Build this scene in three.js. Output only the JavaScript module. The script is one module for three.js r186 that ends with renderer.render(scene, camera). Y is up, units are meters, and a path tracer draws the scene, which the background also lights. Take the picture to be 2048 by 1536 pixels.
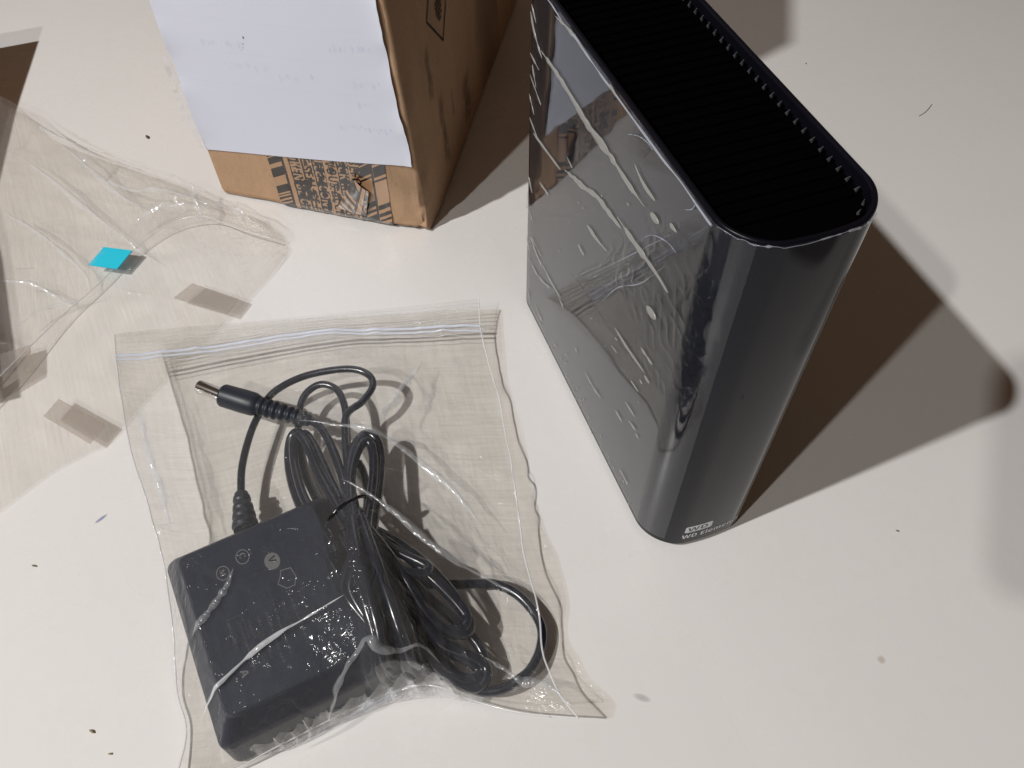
import * as THREE from 'three';
import { RoundedBoxGeometry } from 'three/addons/geometries/RoundedBoxGeometry.js';
import { mergeGeometries, mergeVertices } from 'three/addons/utils/BufferGeometryUtils.js';

// ---------------------------------------------------------------- camera, light, exposure
const V = (x, y, z) => new THREE.Vector3(x, y, z);
const scene = new THREE.Scene();
const EYE = V(-0.121, 0.312, -0.102), LOOK = V(0.56064, -0.80258, 0.20386).normalize();
const camera = new THREE.PerspectiveCamera(2 * Math.atan(768 / 1706) * 180 / Math.PI, 4 / 3, 0.01, 20);
camera.position.copy(EYE);
camera.lookAt(EYE.clone().add(LOOK));
scene.background = new THREE.Color().setRGB(0.06, 0.039, 0.026);       // the dim room above the table
const renderer = new THREE.WebGLRenderer({ antialias: true });
renderer.toneMapping = THREE.LinearToneMapping;
renderer.toneMappingExposure = 1.0;
renderer.shadowMap.enabled = true;
function spot(x, y, z, tx, ty, tz, intensity, r, g, b, size) {          // ceiling lamps above the table
  const l = new THREE.SpotLight(new THREE.Color().setRGB(r, g, b), intensity, 0, 0.62, 0.85, 2);
  l.position.set(x, y, z); l.target.position.set(tx, ty, tz);
  l.castShadow = true; l.shadow.radius = size; l.shadow.mapSize.set(2048, 2048); l.name = 'ceiling_lamp';
  scene.add(l, l.target);
}
spot(-0.084, 1.515, -1.17, 0.08, 0, -0.12, 8.2, 1.0, 0.99, 0.975, 1.1);
spot(-0.565, 1.4, -1.19, 0.08, 0, -0.12, 2.9, 1.0, 0.965, 0.92, 1.1);

// ---------------------------------------------------------------- helpers
let seed = 7;
const rnd = () => { seed = (seed * 1664525 + 1013904223) >>> 0; return seed / 4294967296; };
const rr = (a, b) => a + (b - a) * rnd();
const hash = (i, j, k) => { let n = Math.imul(i, 374761393) + Math.imul(j, 668265263) + Math.imul(k, 2147483647 - 1274126177); n = Math.imul(n ^ (n >>> 13), 1274126177); return ((n ^ (n >>> 16)) >>> 0) / 4294967296; };
const sm = (t) => t * t * t * (t * (t * 6 - 15) + 10);
function noise(x, y, k = 0) {
  const i = Math.floor(x), j = Math.floor(y), u = sm(x - i), v = sm(y - j);
  const a = hash(i, j, k), b = hash(i + 1, j, k), c = hash(i, j + 1, k), d = hash(i + 1, j + 1, k);
  return a + (b - a) * u + (c - a) * v + (a - b - c + d) * u * v;
}
const fbm = (x, y, k, n = 4) => { let s = 0, a = 0.5; for (let o = 0; o < n; o++) { s += a * noise(x, y, k + o); x = x * 2.03 + 11.3; y = y * 2.03 + 5.7; a *= 0.5; } return s; };
const ridge = (x, y, k) => 1 - Math.abs(2 * noise(x, y, k) - 1);
const clamp = (x, a = 0, b = 1) => Math.min(b, Math.max(a, x));
const step = (a, b, x) => { const t = clamp((x - a) / (b - a)); return t * t * (3 - 2 * t); };

// a sight line of the photograph (2048 x 1536) met with a real plane: the table at height h, or an upright plane
const FW = LOOK.clone(), RT = FW.clone().cross(V(0, 1, 0)).normalize(), UP = RT.clone().cross(FW);
const ray = (x, y) => FW.clone().addScaledVector(RT, (x - 1024) / 1706).addScaledVector(UP, -(y - 768) / 1706);
const at = (x, y, h = 0) => { const d = ray(x, y); return EYE.clone().addScaledVector(d, (h - EYE.y) / d.y); };
const onZ = (x, y, z) => { const d = ray(x, y); return EYE.clone().addScaledVector(d, (z - EYE.z) / d.z); };
const onX = (x, y, X) => { const d = ray(x, y); return EYE.clone().addScaledVector(d, (X - EYE.x) / d.x); };
const onPlane = (x, y, p, n) => { const d = ray(x, y); return EYE.clone().addScaledVector(d, p.clone().sub(EYE).dot(n) / d.dot(n)); };

const count = {};
const numbered = (n) => { const k = count[n] = (count[n] ?? -1) + 1; return k ? n + '_' + String(k).padStart(3, '0') : n; };
function thing(name, label, category, base, group) {
  const o = new THREE.Group(); o.name = numbered(name); o.position.copy(base); o.userData = { label, category };
  if (group) o.userData.group = group;
  scene.add(o);
  return o;
}
// geometry given in world coordinates becomes a part of its thing
function part(name, geometry, material, parent, label) {
  const m = new THREE.Mesh(geometry, material); m.name = name; m.castShadow = m.receiveShadow = true;
  if (parent !== scene) {
    const o = V(0, 0, 0); for (let p = parent; p && p !== scene; p = p.parent) o.add(p.position);
    geometry.translate(-o.x, -o.y, -o.z);
  }
  if (label) m.userData.label = label;
  parent.add(m);
  return m;
}
const rgb = (r, g, b) => new THREE.Color().setRGB(r, g, b);
const std = (c, roughness, more = {}) => new THREE.MeshPhysicalMaterial({ color: rgb(...c), roughness, side: THREE.DoubleSide, ...more });
function pixels(w, h, f, srgb = true) {                      // f(u, v) -> [r, g, b] 0..1
  const d = new Uint8Array(w * h * 4);
  for (let y = 0; y < h; y++) for (let x = 0; x < w; x++) {
    const c = f((x + 0.5) / w, (y + 0.5) / h), i = (y * w + x) * 4;
    d[i] = clamp(c[0]) * 255; d[i + 1] = clamp(c[1]) * 255; d[i + 2] = clamp(c[2]) * 255; d[i + 3] = 255;
  }
  return texture(new THREE.DataTexture(d, w, h), srgb);
}
function texture(t, srgb = true) {
  t.wrapS = t.wrapT = THREE.RepeatWrapping; t.magFilter = THREE.LinearFilter; t.minFilter = THREE.LinearFilter;
  if (srgb) t.colorSpace = THREE.SRGBColorSpace;
  t.needsUpdate = true;
  return t;
}
function canvas(w, h, draw) {
  const c = document.createElement('canvas'); c.width = w; c.height = h;
  draw(c.getContext('2d'), w, h);
  const t = texture(new THREE.CanvasTexture(c)); t.wrapS = t.wrapT = THREE.ClampToEdgeWrapping;
  return t;
}
function sheet(nu, nv, f, su = 1, sv = 1) {                   // grid surface, f(u, v) -> Vector3
  const p = [], uv = [], ix = [];
  for (let j = 0; j <= nv; j++) for (let i = 0; i <= nu; i++) { const q = f(i / nu, j / nv); p.push(q.x, q.y, q.z); uv.push(i / nu * su, j / nv * sv); }
  for (let j = 0; j < nv; j++) for (let i = 0; i < nu; i++) { const a = j * (nu + 1) + i, b = a + 1, c = a + nu + 1, d = c + 1; ix.push(a, b, d, a, d, c); }
  const g = new THREE.BufferGeometry();
  g.setAttribute('position', new THREE.Float32BufferAttribute(p, 3)); g.setAttribute('uv', new THREE.Float32BufferAttribute(uv, 2)); g.setIndex(ix);
  g.computeVertexNormals();
  return g;
}
// a tube whose radius varies: r(t)
function tube(points, r, n = 60, sides = 10, tension = 0.5) {
  const curve = points.length > 2 ? new THREE.CatmullRomCurve3(points, false, 'catmullrom', tension) : new THREE.LineCurve3(points[0], points[1]);
  const fr = curve.computeFrenetFrames(n), q = (t) => (typeof r === 'function' ? r(t) : r);
  const g = sheet(sides, n, (u, v) => {
    const k = Math.round(v * n), a = u * Math.PI * 2, c = curve.getPointAt(v), R = q(v);
    return c.addScaledVector(fr.normals[k], Math.cos(a) * R).addScaledVector(fr.binormals[k], Math.sin(a) * R);
  }, 1, curve.getLength());
  return mergeGeometries([g, cap(curve.getPointAt(0), fr.normals[0], fr.binormals[0], q(0), sides), cap(curve.getPointAt(1), fr.normals[n], fr.binormals[n], q(1), sides)]);
}
function cap(c, n, b, R, sides) { return sheet(sides, 1, (u, v) => c.clone().addScaledVector(n, Math.cos(u * 6.28318) * R * v).addScaledVector(b, Math.sin(u * 6.28318) * R * v)); }
// solid of revolution along an axis: profile [[distance, radius], ...]
function turned(a, b, profile, sides = 28) {
  const d = b.clone().sub(a), L = d.length(); d.normalize();
  const n = Math.abs(d.y) < 0.9 ? d.clone().cross(V(0, 1, 0)).normalize() : V(1, 0, 0), m = d.clone().cross(n);
  return sheet(sides, profile.length - 1, (u, v) => {
    const [s, R] = profile[Math.round(v * (profile.length - 1))], t = u * Math.PI * 2;
    return a.clone().addScaledVector(d, s * L).addScaledVector(n, Math.cos(t) * R).addScaledVector(m, Math.sin(t) * R);
  });
}
const line = (pts) => { const c = new THREE.CatmullRomCurve3(pts, false, 'catmullrom', 0.5); return (t) => c.getPointAt(clamp(t)); };

// ---------------------------------------------------------------- the table
const tableTone = pixels(1024, 1024, (u, v) => {
  const n = fbm(u * 9, v * 9, 3) - 0.47, s = fbm(u * 160, v * 160, 9, 2) - 0.37;
  const k = 0.915 + n * 0.014 + s * 0.007;
  return [k, k * 0.99, k * 0.98];
});
const tableGloss = pixels(512, 512, (u, v) => { const k = 0.27 + 0.1 * (fbm(u * 14, v * 14, 31) - 0.45) + 0.05 * (fbm(u * 90, v * 90, 5, 2) - 0.4); return [k, k, k]; }, false);
{
  const g = new RoundedBoxGeometry(2.2, 0.03, 2.2, 3, 0.004); g.translate(0.35, -0.015, 0.1);
  const uv = g.attributes.uv, p = g.attributes.position;
  for (let i = 0; i < uv.count; i++) uv.setXY(i, p.getX(i) / 0.6, p.getZ(i) / 0.6);
  const m = part('table_top', g, std([0.93, 0.93, 0.93], 1, { map: tableTone, roughnessMap: tableGloss, specularIntensity: 0.9 }), scene);
  m.userData = { kind: 'structure', label: 'glossy off-white table top under all the things', category: 'table' };
}

// ---------------------------------------------------------------- external hard drive
const L = 0.1505, W = 0.0465, H = 0.1659, RC = 0.0135, BULGE = 0.0027;
const outline = [];                                          // rounded rectangle seen from above, counter-clockwise from the left side's back
{
  const arc = (cx, cz, a0, a1, r) => { for (let i = 0; i <= 14; i++) { const a = a0 + (a1 - a0) * i / 14; outline.push([cx + Math.cos(a) * r, cz + Math.sin(a) * r]); } };
  const P = Math.PI;
  arc(L - RC, RC, 0, -P / 2, RC);                            // back left
  for (let i = 1; i < 24; i++) outline.push([L - RC + (2 * RC - L) * i / 24, 0]);
  arc(RC, RC, -P / 2, -P, RC);                               // front left
  for (let i = 1; i < 12; i++) outline.push([0, RC + (W - 2 * RC) * i / 12]);
  arc(RC, W - RC, P, P / 2, RC);
  for (let i = 1; i < 24; i++) outline.push([RC + (L - 2 * RC) * i / 24, W]);
  arc(L - RC, W - RC, P / 2, 0, RC);
  outline.push([...outline[0]]);
  for (const q of outline) { const t = clamp(1 - q[0] / 0.03), s = q[1] / W; q[0] -= BULGE * Math.sin(Math.PI * clamp(s)) * t * t; }
}
function ringAt(inset) {                                      // the outline moved inwards
  const n = outline.length - 1;
  return outline.map((q, i) => {
    const a = outline[(i - 1 + n) % n], b = outline[(i + 1) % n], dx = b[0] - a[0], dz = b[1] - a[1], l = Math.hypot(dx, dz) || 1;
    return [q[0] + dz / l * inset, q[1] - dx / l * inset];
  });
}
const inward = (() => { const r = ringAt(0.001), c = [L / 2, W / 2]; const q = outline[25], p = r[25]; return Math.hypot(p[0] - c[0], p[1] - c[1]) < Math.hypot(q[0] - c[0], q[1] - c[1]) ? 1 : -1; })();
const ring = (inset) => ringAt(inset * inward);
function rings(list) {                                        // skin over [inset, height] rings
  const rs = list.map(([i, y]) => ring(i).map((q) => V(q[0], y, q[1])));
  return sheet(outline.length - 1, list.length - 1, (u, v) => rs[Math.round(v * (list.length - 1))][Math.round(u * (outline.length - 1))].clone());
}
function lid(inset, y) { const r = ring(inset), c = V(L / 2, y, W / 2); return sheet(outline.length - 1, 1, (u, v) => { const q = r[Math.round(u * (outline.length - 1))]; return c.clone().lerp(V(q[0], y, q[1]), v); }); }

const drive = thing('hard_drive', 'glossy black desktop hard drive standing upright, side covered in bubbled film', 'hard drive', V(L / 2, 0, W / 2));
{
  const gloss = std([0.006, 0.007, 0.012], 0.04, { specularIntensity: 0.5, ior: 1.46 });
  const lip = std([0.004, 0.004, 0.007], 0.3, { specularIntensity: 0.35 });
  const matte = std([0.0007, 0.0007, 0.0009], 0.8, { specularIntensity: 0.03 });
  part('shell', rings([[0.0004, 0.0022], [0, 0.003], [0, 0.04], [0, 0.08], [0, 0.12], [0, H - 0.0016], [0.00015, H - 0.0009]]), gloss, drive);
  part('rim', rings([[0.00015, H - 0.0009], [0.0004, H - 0.0003], [0.0009, H], [0.0017, H - 0.0003], [0.002, H - 0.0012], [0.002, H - 0.006]]), lip, drive);
  part('base', mergeGeometries([rings([[0.0014, 0.0004], [0.0012, 0.0024]]), lid(0.0014, 0.0004)]), std([0.03, 0.03, 0.03], 0.5), drive);
  part('vent_panel', lid(0.0018, H - 0.0045), matte, drive);
  // ribs across the vent, one for each tooth along the far rim
  const N = 30, x0 = 0.012, x1 = L - 0.012, rib = new RoundedBoxGeometry(0.0019, 0.0028, W - 0.0088, 1, 0.0006);
  const tooth = new THREE.CylinderGeometry(0.00018, 0.00095, 0.0032, 4, 1); tooth.rotateY(Math.PI / 4);
  const toothMat = std([0.07, 0.07, 0.078], 0.4); tooth.scale(0.85, 0.85, 0.85);
  for (let i = 0; i < N; i++) {
    const x = x0 + (x1 - x0) * i / (N - 1);
    part('vent_rib', rib.clone().translate(x, H - 0.0049, W / 2 - 0.0004), matte, drive);
    part('vent_tooth', tooth.clone().rotateZ(0.5).rotateX(-0.35).translate(x, H - 0.0027, W - 0.0036), toothMat, drive);
  }
  for (const [x, z, a] of [[0.0072, W - 0.005, 0.5], [0.0044, W - 0.0082, 1.0]]) part('vent_tooth', tooth.clone().scale(0.7, 0.8, 0.7).rotateX(-0.3).rotateY(a).translate(x, H - 0.0029, z), toothMat, drive);

  // printed mark at the foot of the spine
  const print = canvas(1024, 512, (c, w, h) => {
    c.clearRect(0, 0, w, h);
    c.fillStyle = '#dcdfe8';
    c.beginPath(); c.roundRect(40, 46, 430, 196, 34); c.fill();
    c.fillStyle = '#3b3c42'; c.font = 'bold 168px sans-serif'; c.textBaseline = 'middle';
    c.save(); c.translate(80, 150); c.scale(1.22, 1); c.fillText('WD', 0, 0); c.restore();
    c.fillStyle = '#dfe1e8'; c.font = 'bold 165px sans-serif';
    c.save(); c.translate(20, 372); c.scale(1.06, 1); c.fillText('WD Elements', 0, 0, 920); c.restore();
  });
  const surfaceX = (z) => { let best = 9; for (let i = 0; i < outline.length - 1; i++) { const a = outline[i], b = outline[i + 1]; if ((a[1] - z) * (b[1] - z) <= 0 && a[1] !== b[1]) { const x = a[0] + (b[0] - a[0]) * (z - a[1]) / (b[1] - a[1]); best = Math.min(best, x); } } return best; };
  part('logo_print', sheet(28, 4, (u, v) => { const z = 0.0114 + 0.0268 * u; return V(surfaceX(z) - 0.00008, 0.0049 + 0.0128 * v, z); }), std([1, 1, 1], 0.5, { map: print, transparent: true }), drive);

  // protective film over the left side and the spine's near corner
  const filmMat = std([0.97, 0.98, 1], 0.02, { transmission: 0.992, thickness: 0, ior: 1.3 });
  const out = ring(-0.00035), i0 = 14, i1 = 15 + 24 + 9;
  const path = out.slice(i0, i1).map((q) => V(q[0], 0, q[1])), along = line(path);
  const cr0 = onZ(1262, 540, 0), cr1 = onZ(1350, 470, 0), cal = Math.hypot(cr1.x - cr0.x, cr1.y - cr0.y), cax = (cr1.x - cr0.x) / cal, cay = (cr1.y - cr0.y) / cal;
  const film = part('protective_film', sheet(420, 320, (u, v) => {
    const q = along(u), y = 0.006 + (H - 0.0068) * v, e = fbm(u * 9, v * 7, 71, 2) - 0.4, tw = step(0.6, 0.78, u) * step(0.45, 0.62, v) * (1 - step(0.78, 0.95, v));
    q.z -= Math.max(0, 0.00005 + e * 0.0001 + tw * 0.00022 * (ridge(u * 30 + v * 9, v * 34, 12) - 0.4));
    const dx = q.x - cr0.x, dy = y - cr0.y, ca = dx * cax + dy * cay, cb = -dx * cay + dy * cax, cw = Math.exp(-(ca * ca) / 0.00034 - (cb * cb) / 0.00007);
    if (cw > 0.01) q.z -= cw * (0.0006 * Math.pow(ridge(cb * 240 + 0.8 * noise(ca * 90, 2, 5), ca * 60, 51), 2) + 0.00035 * ridge(ca * 210 + 2 * noise(cb * 200, ca * 80, 7), cb * 330, 53));  // creases shaped into the film for glints where the zip bag mirrors
    q.y = y + (v > 0.99 ? 0.0004 * (noise(u * 40, 1, 5) - 0.3) : 0);
    return q;
  }), filmMat, drive, 'clear film with trapped air bubbles');
  film.castShadow = false;
  const air = std([0.34, 0.335, 0.32], 0.3, { clearcoat: 0.5, clearcoatRoughness: 0.15, transparent: true, opacity: 0.72 });
  const strokes = [];
  const add = (ox, oy, list) => list.forEach(([w, ...p]) => { const q = []; for (let i = 0; i < p.length; i += 2) q.push([ox + p[i] / 2.56, oy + p[i + 1] / 2.56]); strokes.push([w / 2.56, q]); });
  add(1000, 0, [
    [26, 210, 260, 300, 390, 380, 520, 450, 640, 560, 790, 650, 930, 740, 1060], [15, 140, 60, 180, 180, 215, 300], [15, 280, 80, 350, 150, 440, 270, 505, 345],
    [24, 350, 880, 420, 950, 500, 1010, 560, 1090, 620, 1170], [19, 600, 1110, 660, 1200, 730, 1300, 800, 1400, 860, 1500], [14, 690, 840, 710, 890, 740, 950, 795, 1030],
    [20, 770, 1090, 815, 1145], [20, 870, 1145, 905, 1190], [16, 445, 1150, 500, 1230, 550, 1290], [10, 400, 1250, 430, 1310], [14, 150, 600, 200, 730], [16, 170, 680, 250, 790, 310, 870],
    [14, 112, 820, 160, 880, 260, 895], [11, 200, 930, 250, 1000], [10, 130, 1050, 170, 1140], [14, 116, 1150, 180, 1280, 215, 1370], [11, 160, 1210, 215, 1320], [13, 140, 1310, 200, 1420, 265, 1480],
    [12, 215, 1350, 260, 1440, 315, 1530], [9, 122, 1200, 150, 1290], [10, 150, 270, 200, 360], [12, 150, 380, 210, 540], [9, 165, 330, 185, 450], [9, 340, 800, 370, 860], [9, 145, 480, 175, 590],
    [8, 650, 1035, 660, 1055], [9, 160, 20, 185, 120], [10, 145, 900, 165, 990], [8, 118, 980, 132, 1070], [12, 330, 870, 400, 930], [12, 560, 430, 600, 500]]);
  add(1000, 550, [
    [20, 750, 160, 800, 225], [13, 585, 265, 650, 370, 740, 500], [13, 720, 370, 780, 460], [10, 570, 360, 600, 400], [7, 588, 318, 600, 335], [13, 670, 540, 710, 600], [8, 715, 535, 730, 560], [11, 740, 515, 765, 555],
    [12, 640, 645, 690, 725], [11, 590, 690, 625, 750], [11, 660, 745, 695, 795], [9, 695, 810, 710, 840], [11, 435, 495, 475, 570, 520, 635], [11, 615, 995, 655, 1075], [10, 180, 150, 215, 240], [10, 140, 65, 155, 130],
    [9, 385, 370, 395, 400], [9, 280, 60, 325, 170], [9, 200, 0, 250, 70], [8, 410, 700, 425, 740], [7, 465, 800, 472, 815], [8, 120, 110, 130, 170], [7, 335, 400, 342, 412], [7, 255, 285, 262, 300], [8, 275, 345, 290, 375]]);
  for (let i = 0; i < 34; i++) { const t = rnd(), x = 1046 + t * 215 + rr(4, 26), y = 625 + t * 400 - rr(-10, 20); strokes.push([rr(2, 3.6), [[x, y], [x + rr(1, 4), y + rr(3, 9)]]]); }
  for (let i = 0; i < 26; i++) { const x = rr(1055, 1320), y = 560 + rr(-420, 260); if (y > (x - 1040) * 1.4 + 70 && y < (x - 1040) * 1.8 + 560) strokes.push([rr(1.2, 2.6), [[x, y], [x + rr(0.5, 3), y + rr(1.5, 5)]]]); }
  for (const [w, q] of strokes) {
    const pts = q.map(([x, y]) => { const p = onZ(x, y, -0.0005), e = p.x - (L - RC); if (e > 0 && e < RC - 0.001) p.z += RC - Math.sqrt(RC * RC - e * e); return p; }).filter((p) => p.y < H - 0.0015 && p.y > 0.004);
    if (pts.length < 2 || pts.some((p) => p.x > L - 0.005 || p.x < 0.004)) continue;
    const c = pts.length > 2 ? new THREE.CatmullRomCurve3(pts) : new THREE.LineCurve3(...pts), R = w * 0.00018 * 0.85, n = Math.max(8, Math.round(c.getLength() / 0.0006)), k0 = rr(0, 99);
    const g = sheet(8, n, (u, v) => {
      const p = c.getPointAt(v), t = c.getTangentAt(v), side = V(t.y, -t.x, 0).normalize(), s = Math.pow(Math.sin(Math.PI * clamp(v, 0.004, 0.996)), 0.45) * (0.3 + 1.05 * noise(k0 + v * n * 0.22, k0, 3)), a = u * Math.PI;
      return p.addScaledVector(side, Math.cos(a) * R * s).add(V(0, 0, -Math.sin(a) * Math.min(R * 0.5, 0.0007) * s));
    });
    part('film_bubble', g, air, film);
  }
  const gl = std([0.75, 0.8, 0.9], 0.08, { transmission: 0.72, thickness: 0, clearcoat: 1, clearcoatRoughness: 0.04 });  // pale tubes added in place of the zip bag's mirrored sparkle
  [[[1172, 556], [1250, 516], [1340, 470]], [[1205, 602], [1236, 575], [1282, 566], [1332, 530]], [[1282, 480], [1304, 470], [1334, 484], [1352, 506]], [[1255, 268], [1276, 272], [1294, 284], [1305, 300]], [[1368, 420], [1384, 418], [1392, 406]]].forEach((q, k) => {
    const pts = q.map(([x, y]) => onZ(x, y, -0.0006));
    part('film_glint', tube(pts, (t) => 0.00006 + 0.00022 * Math.sin(Math.PI * t) * noise(t * 14, k, 5), 60, 7), gl, film);
  });
  // the film's cut edge, curling round the front of the top rim
  const rimPts = ring(-0.0003).slice(40, 70).map((q, i) => V(q[0], H - 0.0011 + 0.0006 * noise(i * 0.8, 3, 8), q[1]));
  part('film_edge', tube(rimPts, (t) => 0.00008 + 0.00042 * Math.pow(noise(t * 30, 7, 2), 5), 160, 7), std([0.75, 0.78, 0.85], 0.1, { transmission: 0.8, clearcoat: 1, clearcoatRoughness: 0.05 }), drive);
  const sidePts = ring(-0.0004).slice(15, 40).map((q, i) => V(q[0], H - 0.0024 + 0.001 * noise(i * 0.5, 9, 8), q[1]));
  part('film_edge', tube(sidePts, (t) => 0.00014 + 0.0003 * noise(t * 18, 4, 2), 160, 7), std([0.5, 0.53, 0.6], 0.25, { transmission: 0.4, clearcoat: 1, clearcoatRoughness: 0.1 }), drive);
}

// ---------------------------------------------------------------- cardboard box with the paper label
const cardTone = pixels(1024, 1024, (u, v) => {
  const f = fbm(u * 40, v * 6, 41, 3) - 0.44, g = fbm(u * 5, v * 5, 4) - 0.47, s = Math.pow(fbm(u * 230, v * 230, 8, 2), 6) * 3;
  const smudge = step(0.5, 0.7, fbm(u * 3 + 7, v * 4.2 + 2, 91, 3)) * 0.2, k = 1 + f * 0.05 + g * 0.1 - s * 0.25 - smudge;
  return [0.745 * k, 0.617 * k, 0.5 * k];
});
const cardRelief = pixels(512, 512, (u, v) => { const k = 0.6 * fbm(u * 180, v * 30, 21, 3) + 0.4 * Math.pow(ridge(u * 4 + 0.4 * fbm(u * 8, v * 8, 2), v * 5, 6), 16); return [k, k, k]; }, false);
const cardMat = std([0.92, 0.92, 0.92], 0.85, { map: cardTone, specularIntensity: 0.3, bumpMap: cardRelief, bumpScale: 0.0004 });
{
  const bl = at(446, 390), br = at(862, 472), bk = at(1000, 60), h = 0.31;
  const e = br.clone().sub(bl), side = bk.clone().sub(br).setY(0), depth = 0.235;
  const ez = e.clone().normalize(), ex = V(-ez.z, 0, ez.x).multiplyScalar(V(-ez.z, 0, ez.x).dot(side) > 0 ? 1 : -1), w = e.length();
  const back = ex.clone().multiplyScalar(0.994).addScaledVector(ez, -0.075).normalize();
  // the walls lean a little: w across, d back, y up
  const pos = (a, b, y) => {                                  // a 0..1 across, b 0..1 back, y metres
    const p = bl.clone().addScaledVector(ez, a * w).addScaledVector(back, b * depth); p.y = y;
    p.addScaledVector(ez, -y * (0.03 + 0.042 * a));
    const bulge = Math.sin(Math.PI * a) * Math.sin(Math.PI * clamp(y / h));
    if (b < 0.5) p.addScaledVector(ex, -0.0022 * bulge);
    return p;
  };
  const box = thing('cardboard_box', 'tall worn brown cardboard box with a white sheet taped on its front', 'box', bl.clone().add(br).multiplyScalar(0.5).addScaledVector(ex, depth / 2));
  // section with rounded, crushed corners
  const sec = [], cr = 0.0022 / w, cd = 0.0022 / depth;
  const corner = (a, b, sa, sb, t0) => { for (let i = 0; i <= 5; i++) { const t = i / 5 * Math.PI / 2; const c = t0 ? Math.sin(t) : Math.cos(t), s = t0 ? Math.cos(t) : Math.sin(t); sec.push([a + sa * cr * (1 - s), b + sb * cd * (1 - c)]); } };
  corner(0, 0, 1, 1, true); for (let i = 1; i < 40; i++) sec.push([cr + (1 - 2 * cr) * i / 40, 0]);
  corner(1, 0, -1, 1, false); for (let i = 1; i < 30; i++) sec.push([1, cd + (1 - 2 * cd) * i / 30]);
  corner(1, 1, -1, -1, true); for (let i = 1; i < 16; i++) sec.push([1 - cr - (1 - 2 * cr) * i / 16, 1]);
  corner(0, 1, 1, -1, false); for (let i = 1; i < 16; i++) sec.push([0, 1 - cd - (1 - 2 * cd) * i / 16]);
  sec.push(sec[0]);
  const wall = (a, b, y) => {
    const p = pos(a, b, y), crush = Math.exp(-(((a - 1) * w) ** 2 + (b * depth) ** 2) / 0.0002) * Math.exp(-((y / 0.03) ** 2));
    p.addScaledVector(ez, -0.0028 * crush * ridge(y * 130, a * 30 + b * 40, 6)).addScaledVector(ex, 0.003 * crush * ridge(y * 90 + 3, a * 55, 8));
    const edge = Math.exp(-(((a - 1) * w) ** 2 + (b * depth) ** 2) / 0.00002);
    p.addScaledVector(ez, -0.0006 * edge * fbm(y * 240, 3, 4, 3));
    if (y < 0.004) p.addScaledVector(ex, 0.003 * (1 - y / 0.004) * (0.4 + noise(a * 9, b * 7, 5)));
    return p;
  };
  const ys = [0.0012, 0.0025, 0.004]; for (let i = 1; i <= 70; i++) ys.push(0.004 + (h - 0.004) * Math.pow(i / 70, 1.4));
  const g = sheet(sec.length - 1, ys.length - 1, (u, v) => { const [a, b] = sec[Math.round(u * (sec.length - 1))]; return wall(a, b, ys[Math.round(v * (ys.length - 1))]); });
  { const uv = g.attributes.uv; let run = 0; for (let i = 0; i < sec.length; i++) { if (i) run += Math.hypot((sec[i][0] - sec[i - 1][0]) * w, (sec[i][1] - sec[i - 1][1]) * depth); for (let j = 0; j < ys.length; j++) uv.setXY(j * sec.length + i, run / 0.3, ys[j] / 0.3); } }
  const lidG = sheet(1, 1, (u, v) => pos(u, v, h));
  part('carton', mergeGeometries([g, lidG]), cardMat, box);
  const front = (a, y, off) => wall(a, 0, y).addScaledVector(ex, -off);
  const facePoint = front(0.5, 0.05, 0), faceN = ex.clone().negate();
  const toFace = (x, yy) => { const p = onPlane(x, yy, facePoint, faceN), y = p.y; const d = p.clone().sub(bl).dot(ez) + y * 0.03; return [d / (w - 0.042 * y), y]; };

  // white paper sheet: corners traced on the front face
  const paper = canvas(1024, 1024, (c, W_, H_) => {
    c.fillStyle = '#e4e5ee'; c.fillRect(0, 0, W_, H_);
    c.fillStyle = 'rgba(140,140,200,0.13)'; c.font = 'bold 34px sans-serif';
    c.save(); c.translate(W_, 0); c.scale(-1, 1);             // print of the other side, showing through reversed
    for (const [x, y, s] of [[70, 690, 180], [60, 780, 120], [330, 770, 40], [420, 775, 90], [540, 755, 210], [640, 700, 200], [60, 905, 250], [120, 840, 60]]) for (let k = 0; k < s; k += 4 + rnd() * 16) { c.fillStyle = 'rgba(140,140,200,' + (0.02 + 0.09 * rnd()) + ')'; c.fillRect(x + k, y + rnd() * 9, 4 + rnd() * 10, 6 + rnd() * 16); }
    c.restore();
    c.strokeStyle = 'rgba(120,120,160,0.035)'; c.lineWidth = 2;
    for (const y of [650, 730, 815]) { c.beginPath(); c.moveTo(60, y); c.lineTo(950, y + 8); c.stroke(); }
    c.fillStyle = 'rgba(60,55,60,0.75)'; for (const [x, y, r] of [[398, 690, 3.4], [388, 706, 2], [382, 716, 1.6], [372, 722, 1.3], [690, 560, 2], [170, 565, 2]]) { c.beginPath(); c.arc(x, y, r, 0, 7); c.fill(); }
  });
  const lb = toFace(411, 299), rb = toFace(826, 334);
  const paperMat = std([0.9, 0.93, 0.985], 0.6, { map: paper, specularIntensity: 0.5 });
  const pg = (off) => sheet(70, 110, (u, v) => {
    const y0 = lb[1] + (rb[1] - lb[1]) * u, y = y0 + (0.235 - y0) * v, a0 = lb[0] + 0.004 + 0.004 * (noise(v * 22, 4, 3) - 0.5) * step(0.1, 0.3, v), a1 = rb[0] - 0.014 * step(0.12, 0.16, v) * (1 - step(0.5, 0.9, v)) + 0.004 * (fbm(v * 46, 9, 3, 3) - 0.45), a = a0 + (a1 - a0) * u;
    const lift = 0.0018 * Math.exp(-u * 20) * Math.pow(noise(v * 13, 2, 6), 2) + 0.0016 * Math.exp(-(1 - u) * 26) * noise(v * 17, 8, 6) + 0.0003 * fbm(u * 5, v * 7, 8);
    return front(clamp(a, 0, 0.997), y, off + lift);
  });
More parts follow.
